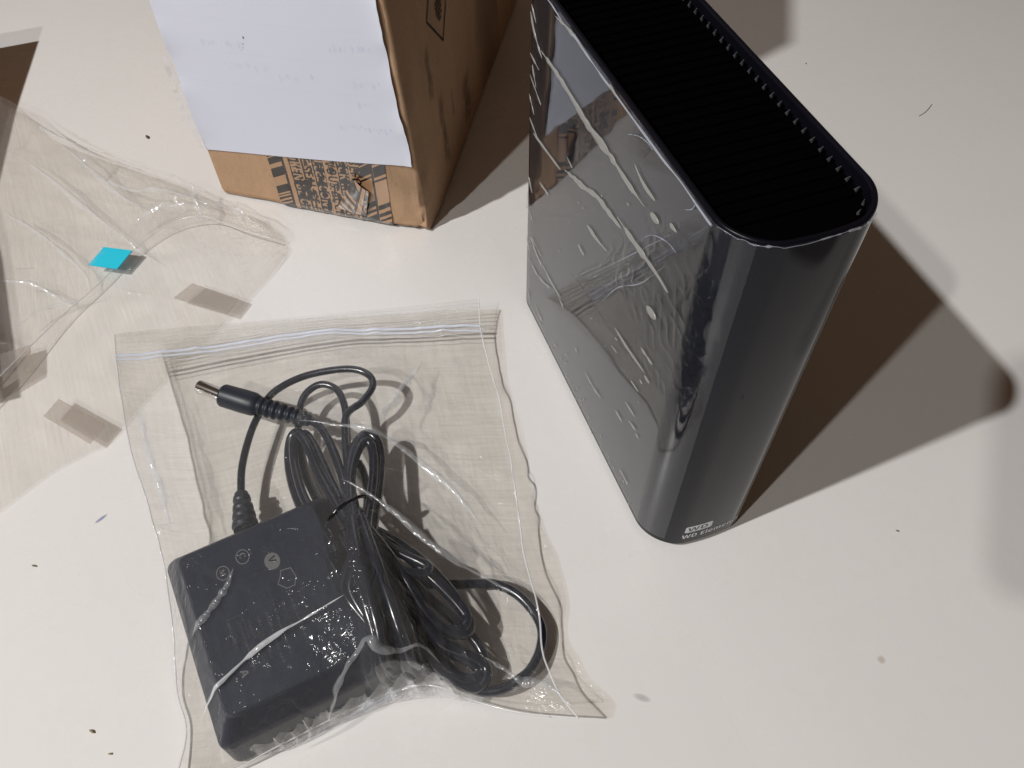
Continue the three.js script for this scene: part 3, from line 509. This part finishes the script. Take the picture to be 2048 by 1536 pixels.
{
  const bag = thing('zip_bag', 'clear resealable plastic bag holding the black adapter and cable', 'plastic bag', at(700, 1050));
  const E = (list) => list.map(([x, y, h]) => at(x, y, h));
  const top = E([[228, 670, 0.022], [400, 652, 0.016], [600, 633, 0.012], [800, 614, 0.013], [957, 597, 0.015]]);
  const left = E([[228, 670, 0.022], [236, 760, 0.026], [262, 900, 0.026], [300, 1030, 0.024], [326, 1130, 0.02], [344, 1260, 0.008], [352, 1380, 0.003], [372, 1460, 0.002], [352, 1560, 0.004]]);
  const right = E([[957, 597, 0.015], [966, 670, 0.011], [1000, 800, 0.009], [1022, 930, 0.01], [1042, 1060, 0.012], [1056, 1140, 0.012], [1078, 1230, 0.013], [1085, 1310, 0.011], [1118, 1390, 0.013], [1157, 1436, 0.016]]);
  const bottom = E([[352, 1560, 0.004], [450, 1545, 0.004], [560, 1490, 0.006], [690, 1425, 0.006], [800, 1378, 0.004], [870, 1372, 0.008], [950, 1402, 0.005], [1040, 1425, 0.008], [1157, 1436, 0.016]]);
  const wavy = (list, a) => { const f = line(list); return Array.from({ length: 41 }, (_, i) => { const t = i / 40, p = f(t), e = Math.sin(Math.PI * t) ** 0.5; p.y = Math.max(0.002, p.y + a * e * (0.7 * fbm(t * 5 + a * 900, 3, 5, 4) + 0.3 * fbm(t * 31, 8, 5, 2) - 0.42) * 3); p.z += a * 0.35 * e * (fbm(t * 11, 1, 7, 3) - 0.45); return p; }); };
  const patch = coons(top, wavy(right, 0.006), bottom, wavy(left, 0.003)), N = 256;
  const folds = [                                             // crests the film is pinched into
    [0.0016, 0.0009, [[400, 1435], [450, 1390], [520, 1325], [590, 1278], [660, 1245], [715, 1225]]],
    [0.0012, 0.0008, [[690, 985], [740, 1010], [800, 1050], [880, 1110], [960, 1145], [1060, 1190]]],
    [0.001, 0.0008, [[395, 1285], [430, 1250], [470, 1190], [482, 1155]]],
    [0.0012, 0.0008, [[640, 1425], [700, 1350], [745, 1310], [770, 1330], [810, 1325], [850, 1312], [890, 1335]]],
    [0.0009, 0.0007, [[560, 1480], [640, 1440], [720, 1390], [800, 1348], [880, 1345], [930, 1380]]],
    [0.0009, 0.0007, [[970, 1310], [1010, 1330], [1045, 1352], [1100, 1360], [1150, 1410]]],
    [0.0008, 0.0006, [[600, 850], [660, 860], [720, 870], [800, 890], [900, 960], [980, 1060]]],
    [0.0007, 0.0006, [[840, 700], [800, 770], [760, 840]]],
    [0.0008, 0.0006, [[280, 800], [300, 900], [330, 1000], [350, 1080]]],
  ].map(([a, w, q]) => ({ a, w, pts: (() => { const f = line(q.map(([x, y]) => at(x, y, 0.02))); return Array.from({ length: 60 }, (_, i) => f(i / 59)); })() }));
  const foldAt = (p) => { let s = 0; for (const f of folds) { let d = 1; for (const q of f.pts) d = Math.min(d, (q.x - p.x) ** 2 + (q.z - p.z) ** 2); if (d < 1e-4) s = Math.max(s, f.a * Math.exp(-Math.sqrt(d) / f.w)); } return s; };
  const m = membrane(patch, N, (p) => Math.max(0.0014, adapterTop(p) && adapterTop(p) + 0.0007, pileTop(p) && pileTop(p) + 0.0022), 1.1e-6, 160);
  // lower film widened at the right, tinted tan for the bag's shadow strip
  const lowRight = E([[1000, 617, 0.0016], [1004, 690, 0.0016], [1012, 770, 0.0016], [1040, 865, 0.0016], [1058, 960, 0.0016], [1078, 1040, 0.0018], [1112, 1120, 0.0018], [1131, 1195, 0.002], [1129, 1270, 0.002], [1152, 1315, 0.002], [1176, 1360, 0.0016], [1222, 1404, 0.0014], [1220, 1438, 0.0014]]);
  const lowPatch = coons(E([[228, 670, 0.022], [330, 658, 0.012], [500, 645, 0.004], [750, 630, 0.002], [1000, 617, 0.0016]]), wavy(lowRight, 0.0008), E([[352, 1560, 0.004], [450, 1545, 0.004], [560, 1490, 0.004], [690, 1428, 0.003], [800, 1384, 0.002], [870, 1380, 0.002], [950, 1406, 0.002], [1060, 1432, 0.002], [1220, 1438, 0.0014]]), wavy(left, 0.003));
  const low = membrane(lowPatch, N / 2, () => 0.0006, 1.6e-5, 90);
  for (let r = 0; r < 10; r++) { const q = m.h.slice(); for (let j = 1; j < N; j++) for (let i = 1; i < N; i++) { const o = j * (N + 1) + i; m.h[o] = Math.max(q[o], 0.25 * (q[o - 1] + q[o + 1] + q[o - N - 1] + q[o + N + 1])) * 0.6 + 0.4 * q[o]; } }
  const crumples = [[880, 1010, 0.014, 0.0008], [945, 1110, 0.013, 0.0009], [985, 770, 0.012, 0.0005], [700, 716, 0.008, 0.0006], [1010, 1060, 0.012, 0.0008], [1120, 1405, 0.008, 0.0007], [560, 1270, 0.016, 0.00012], [640, 1200, 0.01, 0.00012], [985, 1350, 0.012, 0.0008], [875, 1300, 0.014, 0.0006], [420, 1220, 0.01, 0.00012], [500, 920, 0.008, 0.0005], [650, 1020, 0.01, 0.0005], [880, 640, 0.012, 0.0005], [900, 700, 0.014, 0.0006], [760, 660, 0.01, 0.0004], [560, 1180, 0.014, 0.00012], [470, 1110, 0.012, 0.00012], [410, 1440, 0.01, 0.0006], [1035, 1180, 0.01, 0.0008]].map(([x, y, R, A]) => [at(x, y, 0.02), R, A]);
  const crumple = (p) => { let a = 0; for (const [c, R, A] of crumples) a += A * Math.exp(-((c.x - p.x) ** 2 + (c.z - p.z) ** 2) / (R * R)); return a * 2.2 * (0.75 * ridge(p.x * 120 + 3 * noise(p.x * 60, p.z * 60, 4), p.z * 140, 33) + 0.3 * ridge(p.x * 260, p.z * 230 + 2 * noise(p.x * 90, p.z * 90, 9), 35) - 0.42); };
  const surf = [], k1 = N + 1;
  for (let j = 0; j <= N; j++) for (let i = 0; i <= N; i++) {
    const o = j * k1 + i, p = m.grid[o].clone(), e = Math.min(i, j, N - i, N - j) / N, edge = step(0, 0.05, e), x = p.x, z = p.z;
    const wv = (fbm(x * 40, z * 40, 9) - 0.47) * 0.003 + 0.0009 * Math.pow(ridge(x * 55 + 2 * fbm(x * 30, z * 30, 2), z * 38, 4), 3) + 0.0004 * Math.pow(ridge(x * 150, z * 120, 14), 3);
    const ruffle = 0.6 * 0.0035 * step(0.86, 0.97, j / N) * Math.sin(i / N * 46 + 3 * noise(i / N * 9, 2, 3)) * step(0.35, 0.5, i / N) * (1 - step(0.8, 0.9, i / N));
    p.y = Math.max(0.0012, m.h[o] + edge * (wv + foldAt(p) + crumple(p)) + ruffle * 0.6 * edge);
    surf.push(p);
  }
  const lines = filmStreaks(61, 0.985, 0.05, true, 0.4);
  const filmMat = std([0.98, 0.99, 1], 0.11, { map: lines, transmission: 0.966, thickness: 0, ior: 1.26, bumpMap: crinkle, bumpScale: 0.0004 });
  const S = 0.22;
  const topFilm = sheet(N, N, (u, v) => surf[Math.round(v * N) * k1 + Math.round(u * N)].clone(), 1.6, 1.9);
  part('upper_film', topFilm, filmMat, bag);
  const lowMat = std([1, 1, 1], 0.1, { map: filmStreaks(77, 0.974, 0.075, true, 0.8), transmission: 0.962, thickness: 0, ior: 1.2, bumpMap: crinkle, bumpScale: 0.0004 });
  const M = N / 2;
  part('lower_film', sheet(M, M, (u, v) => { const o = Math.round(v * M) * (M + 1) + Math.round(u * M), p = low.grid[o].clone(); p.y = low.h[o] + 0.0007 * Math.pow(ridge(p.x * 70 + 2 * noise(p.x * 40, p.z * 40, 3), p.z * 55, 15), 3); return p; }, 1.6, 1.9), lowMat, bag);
  // press seal and the ribs of the header, following the film
  const row = (v, lift) => { const q = [], y = v * N, j = Math.min(N - 1, Math.floor(y)), f = y - j; for (let i = 0; i <= N; i += 4) { const p = surf[j * k1 + i].clone().lerp(surf[(j + 1) * k1 + i], f); p.y += lift; q.push(p); } return q; };
  const sealMat = std([0.86, 0.89, 0.97], 0.25, { transmission: 0.35, thickness: 0 });
  part('press_seal', tube(row(0.07, 0.0003), 0.0007, 128, 8), sealMat, bag);
  part('press_seal', tube(row(0.083, 0.0003), 0.0005, 128, 8), sealMat, bag);
  const ribMat = std([0.95, 0.95, 0.95], 0.2, { transmission: 0.7, thickness: 0 });
  for (const v of [0.012, 0.022, 0.033, 0.045, 0.056, 0.096]) part('header_rib', tube(row(v, 0.0001), 0.00022, 96, 6), ribMat, bag);
  const surfAt = (p) => { let b = null, d = 1; for (const q of surf) { const e = (q.x - p.x) ** 2 + (q.z - p.z) ** 2; if (e < d) { d = e; b = q; } } return b; };
  folds.forEach((f, k) => {
    const c = new THREE.CatmullRomCurve3(f.pts.filter((_, i) => i % 3 === 0).map((p) => { const q = surfAt(p).clone(); q.x = p.x; q.z = p.z; q.y += 0.00015; return q; })), strong = k === 0;
    const mat = std([0.93, 0.95, 0.98], strong ? 0.16 : 0.2, { transmission: strong ? 0.5 : 0.84, thickness: 0, clearcoat: 1, clearcoatRoughness: 0.1 });  // whitened ribbons along the folds stand in for their highlights
    part('fold_highlight', sheet(6, 120, (u, v) => { const p = c.getPointAt(v), t = c.getTangentAt(v), n = V(-t.z, 0, t.x).normalize(), wd = (strong ? 0.0008 : 0.0015) * Math.pow(Math.sin(Math.PI * clamp(v, 0.003, 0.997)), 0.8) * (0.45 + 0.9 * noise(v * 15, k * 3, 3)); p.addScaledVector(n, (u - 0.5) * 2 * wd); p.y += Math.sin(Math.PI * u) * wd * 0.6 * (0.6 + 0.7 * noise(v * 60, u * 2, 8)); return p; }), mat, bag);
  });
  const hem = (pts, tall, k) => { const f = line(pts.map(([x, y, h]) => at(x, y, h))); return sheet(120, 16, (u, v) => { const p = f(u), t = Math.sin(Math.PI * u) ** 0.4, w = Math.sin(u * 40 + 5 * noise(u * 7, k, 3)) * 0.0022 + (fbm(u * 12, v * 1.5 + k, 5, 2) - 0.4) * 0.0035; p.x += 0.011 * (1 - v) * t * -0.4 + w * v; p.z += w * 0.6 * v; p.y += tall * t * v * (0.75 + 0.5 * noise(u * 9, k, 2)) + 0.0006 * ridge(u * 30, v * 3, k); return p; }, 1, 0.2); };
  const hemMat = std([0.97, 0.97, 0.98], 0.12, { transmission: 0.68, thickness: 0, ior: 1.4, bumpMap: crinkle, bumpScale: 0.0008 });
  part('bunched_hem', hem([[610, 1462, 0.002], [690, 1418, 0.003], [770, 1384, 0.002], [850, 1374, 0.002], [910, 1384, 0.002], [970, 1404, 0.002]], 0.011, 1), hemMat, bag, 'gathered whitish hem of the bag');
  part('bunched_hem', hem([[470, 1500, 0.001], [540, 1484, 0.002], [620, 1452, 0.002], [700, 1412, 0.002]], 0.012, 7), hemMat, bag, 'gathered whitish hem of the bag');
  const seamMat = std([0.93, 0.93, 0.94], 0.18, { transmission: 0.5, thickness: 0, clearcoat: 1, clearcoatRoughness: 0.08 });
  for (const i of [0, N]) part('side_seam', tube(Array.from({ length: 65 }, (_, j) => surf[j * 4 * k1 + i].clone()), 0.00035, 200, 6), seamMat, bag);
  part('bottom_seam', tube(Array.from({ length: 65 }, (_, i) => surf[N * k1 + i * 4].clone()), 0.0003, 200, 6), seamMat, bag);
}
{
  const bag = thing('packing_bag', 'loose crumpled clear plastic bag with a cyan redaction patch, at the left', 'plastic bag', at(200, 560));
  const E = (list) => list.map(([x, y, h]) => at(x, y, h));
  const top = E([[-420, 60, 0.02], [-200, 120, 0.018], [0, 192, 0.016], [60, 232, 0.015], [112, 268, 0.014], [240, 318, 0.015], [340, 352, 0.016], [440, 392, 0.016], [530, 432, 0.014]]);
  const right = E([[530, 432, 0.014], [545, 446, 0.013], [552, 462, 0.011], [540, 476, 0.009]]);
  const left = E([[-420, 60, 0.02], [-430, 500, 0.03], [-440, 1160, 0.012]]);
  const bottom = E([[-440, 1160, 0.012], [-200, 950, 0.011], [-60, 812, 0.01], [0, 752, 0.01], [117, 638, 0.006], [190, 574, 0.005], [262, 505, 0.005], [332, 452, 0.007], [400, 432, 0.01], [470, 455, 0.01], [540, 476, 0.009]]);
  const patch = coons(top, right, bottom, left), N = 224, k1 = N + 1;
  const m = membrane(patch, N, (p) => 0.0042, -0.35e-6, 120), surf = [];
  for (let j = 0; j <= N; j++) for (let i = 0; i <= N; i++) {
    const o = j * k1 + i, p = m.grid[o].clone(), e = Math.min(i, j, N - i, N - j) / N, edge = step(0, 0.05, e), x = p.x, z = p.z;
    p.y = Math.max(0.0038, m.h[o] + edge * ((fbm(x * 26, z * 26, 19) - 0.47) * 0.006 + 0.0034 * Math.pow(ridge(x * 16 + z * 13 + 0.7 * fbm(x * 20, z * 20, 3), z * 8 - x * 6, 4), 5) + 0.002 * Math.pow(ridge(x * 20 - z * 26, z * 9 + x * 9 + 0.5 * fbm(x * 22, z * 22, 6), 24), 6) + 0.0005 * Math.pow(ridge(x * 90, z * 80, 14), 3)));
    surf.push(p);
  }
  const filmMat = std([1, 1, 1], 0.1, { map: filmStreaks(101, 0.99, 0.06, false, 0.35), transmission: 0.94, thickness: 0, ior: 1.2, bumpMap: crinkle, bumpScale: 0.0003 });
  part('upper_film', sheet(N, N, (u, v) => surf[Math.round(v * N) * k1 + Math.round(u * N)].clone(), 2.2, 1.6), filmMat, bag);
  // the back sheet of the bag lies on the table and reaches further towards the front
  const back = coons(E([[-420, 70, 0.004], [0, 205, 0.004], [112, 280, 0.004], [340, 362, 0.005], [440, 402, 0.006], [530, 440, 0.006]]), E([[530, 440, 0.006], [562, 468, 0.004], [580, 500, 0.002]]),
    E([[-440, 1340, 0.002], [-150, 1120, 0.002], [0, 1018, 0.002], [95, 948, 0.002], [175, 905, 0.002], [222, 880, 0.002], [300, 790, 0.002], [392, 700, 0.002], [470, 625, 0.002], [535, 556, 0.002], [580, 500, 0.002]]), E([[-420, 70, 0.004], [-440, 1340, 0.002]]));
  const backMat = std([1, 1, 1], 0.09, { map: filmStreaks(131, 0.975, 0.075, false, 0.6), transmission: 0.955, thickness: 0, ior: 1.2, bumpMap: crinkle, bumpScale: 0.0004 });
  part('lower_film', sheet(200, 200, (u, v) => { const p = back(u, v), e = step(0, 0.04, Math.min(u, v, 1 - u, 1 - v)); p.y = 0.0014 + Math.max(0, p.y - 0.0014) * 0.6 + e * (0.0016 * fbm(p.x * 45, p.z * 45, 44, 3) + 0.001 * Math.pow(ridge(p.x * 60 + p.z * 40, p.z * 50, 15), 4)); return p; }, 2.4, 1.8), backMat, bag);
  const smoke = std([0.82, 0.79, 0.76], 0.2, { transmission: 0.88, thickness: 0, ior: 1.3 });
  const near = (x, z) => { let b = surf[0], d = 9; for (const q of surf) { const e = (q.x - x) ** 2 + (q.z - z) ** 2; if (e < d) { d = e; b = q; } } return b.y; };
  const foldHighlightMat = std([0.95, 0.96, 0.98], 0.15, { transmission: 0.82, thickness: 0, clearcoat: 1, clearcoatRoughness: 0.1 });  // milky ribbons laid on the folds as painted highlight lines
  [[[10, 300], [70, 335], [140, 385], [215, 440], [300, 500]], [[112, 285], [165, 325], [235, 380], [300, 410]], [[150, 345], [172, 322], [182, 308]], [[190, 350], [260, 372], [340, 385], [430, 408]], [[0, 420], [60, 450], [150, 520], [170, 560]], [[384, 372], [392, 400], [400, 432]], [[250, 440], [300, 412], [370, 402]], [[430, 402], [465, 420], [505, 442]], [[0, 560], [60, 560], [130, 590]], [[60, 240], [110, 275], [170, 300]], [[20, 640], [80, 600], [190, 560]]].forEach((q, k) => {
    const f = line(q.map(([x, y]) => at(x, y, 0.014)));
    part('fold_highlight', sheet(4, 70, (u, v) => { const p = f(v), t = f(v + 0.02).sub(f(v - 0.02)), n = V(-t.z, 0, t.x).normalize(), wd = 0.0016 * Math.pow(Math.sin(Math.PI * clamp(v, 0.01, 0.99)), 0.8) * (0.4 + 0.9 * noise(v * 8, k, 3)); p.addScaledVector(n, (u - 0.5) * 2 * wd); p.y = near(p.x, p.z) + 0.0002 + Math.sin(Math.PI * u) * wd * 0.7; return p; }), foldHighlightMat, bag);
  });
  const cyan = std([0.02, 0.56, 0.74], 0.5);  // cyan redaction patch, added over the bag as a tab
  const tab = (q, m2, label) => { const c = q.map(([x, y, h]) => at(x, y, h)); part('sticky_tab', mergeGeometries([0.0004, 0.0001].map((o) => sheet(8, 8, (u, v) => { const p = c[0].clone().lerp(c[1], u).lerp(c[3].clone().lerp(c[2], u), v); p.y += o; return p; }))), m2, bag, label); };
  tab([[208, 495, 0.0078], [265, 502, 0.0072], [235, 539, 0.0066], [177, 531, 0.007]], cyan, 'plain bright cyan redaction patch at the edge of the bag');
  tab([[385, 567, 0.0065], [480, 599, 0.0065], [456, 629, 0.0065], [347, 597, 0.0065]], smoke, 'smoky see-through tab on the bag, the one nearest the zip bag header');
  tab([[118, 798, 0.0065], [214, 851, 0.0065], [181, 889, 0.0065], [87, 833, 0.0065]], smoke, 'smoky see-through tab on the bag, left of the zip bag');
  tab([[-40, 722, 0.0065], [62, 690, 0.0065], [62, 745, 0.0065], [-30, 800, 0.0065]], smoke, 'smoky see-through tab on the bag at the left edge of the photo');
  part('bag_edge', tube(Array.from({ length: 57 }, (_, i) => surf[N * k1 + i * 4].clone()), 0.0003, 220, 6), std([0.9, 0.9, 0.9], 0.2, { transmission: 0.6, thickness: 0 }), bag);
}

// ---------------------------------------------------------------- outside the frame: what throws the shadows at its edges
{
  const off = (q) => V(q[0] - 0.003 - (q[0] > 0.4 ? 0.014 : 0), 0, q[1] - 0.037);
  const pts = [[0.464, -0.208], [0.377, -0.223], [0.29, -0.236], [0.253, -0.231], [0.161, -0.224]].map(off), far = V(0, 0, -0.16);  // added blocker; its outline follows the shadow edge it has to cast
  const carton = thing('shadow_carton', 'unseen flat carton added at the left, shaped to throw the shadow there', 'box', V(0.31, 0, -0.33));
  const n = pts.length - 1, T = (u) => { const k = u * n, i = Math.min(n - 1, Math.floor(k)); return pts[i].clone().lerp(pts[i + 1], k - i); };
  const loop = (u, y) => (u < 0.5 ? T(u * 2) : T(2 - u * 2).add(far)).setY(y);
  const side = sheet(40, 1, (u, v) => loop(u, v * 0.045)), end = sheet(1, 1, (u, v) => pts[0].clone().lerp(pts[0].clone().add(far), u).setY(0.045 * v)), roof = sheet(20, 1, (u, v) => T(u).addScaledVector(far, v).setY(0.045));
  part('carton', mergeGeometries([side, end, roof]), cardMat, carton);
}
{
  const phone = thing('phone', 'dark slim phone held level above the table, out of the frame', 'phone', EYE.clone().addScaledVector(FW, -0.016));
  const c = EYE.clone().addScaledVector(FW, -0.014).addScaledVector(RT, 0.047).addScaledVector(UP, -0.024);
  const g = new RoundedBoxGeometry(0.16, 0.076, 0.008, 6, 0.0038);
  const s = new THREE.Shape(), a = 0.08, b = 0.038, r = 0.011;
  s.moveTo(-a + r, -b); s.lineTo(a - r, -b); s.absarc(a - r, -b + r, r, -Math.PI / 2, 0); s.lineTo(a, b - r); s.absarc(a - r, b - r, r, 0, Math.PI / 2); s.lineTo(-a + r, b); s.absarc(-a + r, b - r, r, Math.PI / 2, Math.PI); s.lineTo(-a, -b + r); s.absarc(-a + r, -b + r, r, Math.PI, 1.5 * Math.PI);
  const body = new THREE.ExtrudeGeometry(s, { depth: 0.006, bevelEnabled: true, bevelThickness: 0.001, bevelSize: 0.001, bevelSegments: 2, curveSegments: 8 });
  const basis = new THREE.Matrix4().makeBasis(RT, UP, FW.clone().negate()).setPosition(c);
  body.applyMatrix4(basis);
  part('body', body, std([0.02, 0.02, 0.025], 0.3), phone);
}

// ---------------------------------------------------------------- crumbs on the table
{
  const crumbs = [
    [[295, 275], 0.0016, [0.1, 0.07, 0.05], 'brown splinter on the table between the bag and the tall box', 0.25],
    [[68, 1132], 0.0009, [0.2, 0.17, 0.1], 'tiny olive crumb near the left edge of the table', 0.9],
    [[184, 1463], 0.0010, [0.25, 0.2, 0.13], 'thin tan crumb on the table at lower left', 0.7],
    [[220, 1508], 0.0007, [0.3, 0.24, 0.16], 'smallest crumb near the bottom left corner of the table', 1.1],
    [[1612, 127], 0.0006, [0.02, 0.02, 0.02], 'black speck on the shaded table beyond the drive', 0.2],
    [[1795, 1062], 0.0007, [0.12, 0.11, 0.1], 'dark speck on the table right of the drive', 0.9],
  ];
  for (const [[x, y], r, c, label, turn] of crumbs) {
    const p = at(x, y, 0.0003), g = new THREE.IcosahedronGeometry(1, 2), q = g.attributes.position;
    for (let i = 0; i < q.count; i++) { const k = 0.75 + 0.5 * noise(q.getX(i) * 2 + x, q.getY(i) * 2 + q.getZ(i), 4); q.setXYZ(i, q.getX(i) * k * r * 1.0, q.getY(i) * k * r * 0.35, q.getZ(i) * k * r * 0.42); }
    g.rotateY(turn); g.computeVertexNormals(); g.translate(p.x, p.y + r * 0.3, p.z);
    const o = thing('crumb', label, 'crumb', p.clone().setY(0), 'crumbs on the table');
    part('grain', g, std(c, 0.8), o);
  }
  const hair = thing('hair', 'short curved hair on the table at upper right', 'hair', at(1852, 222));
  part('strand', tube([at(1838, 232, 0.0004), at(1850, 224, 0.0007), at(1858, 216, 0.0005), at(1864, 208, 0.0004)], 0.00014, 30, 6), std([0.25, 0.2, 0.17], 0.6), hair);
  // stains, each a sheet a hair's breadth above the table
  const blot = (name, x, y, w, h, turn, c, alpha) => {
    const t = canvas(64, 64, (k) => { const g = k.createRadialGradient(32, 32, 2, 32, 32, 31); g.addColorStop(0, 'rgba(255,255,255,' + alpha + ')'); g.addColorStop(0.6, 'rgba(255,255,255,' + alpha * 0.6 + ')'); g.addColorStop(1, 'rgba(255,255,255,0)'); k.fillStyle = g; k.fillRect(0, 0, 64, 64); });
    const p = at(x, y), g = new THREE.PlaneGeometry(w, h); g.rotateX(-Math.PI / 2); g.rotateY(turn); g.translate(p.x, 0.00025, p.z);
    part(name, g, std(c, 0.4, { map: t, transparent: true }), scene.getObjectByName('table_top'));
  };
  blot('ink_mark', 202, 1038, 0.0065, 0.0016, -1.1, [0.3, 0.33, 0.52], 0.9);
  blot('stain', 1762, 1320, 0.0036, 0.0036, 0, [0.6, 0.5, 0.4], 0.45);
  blot('stain', 1283, 1396, 0.0075, 0.003, 0.9, [0.5, 0.49, 0.49], 0.45);
  blot('stain', 1100, 1433, 0.0014, 0.001, 0.9, [0.2, 0.18, 0.18], 0.7);
}
renderer.render(scene, camera);
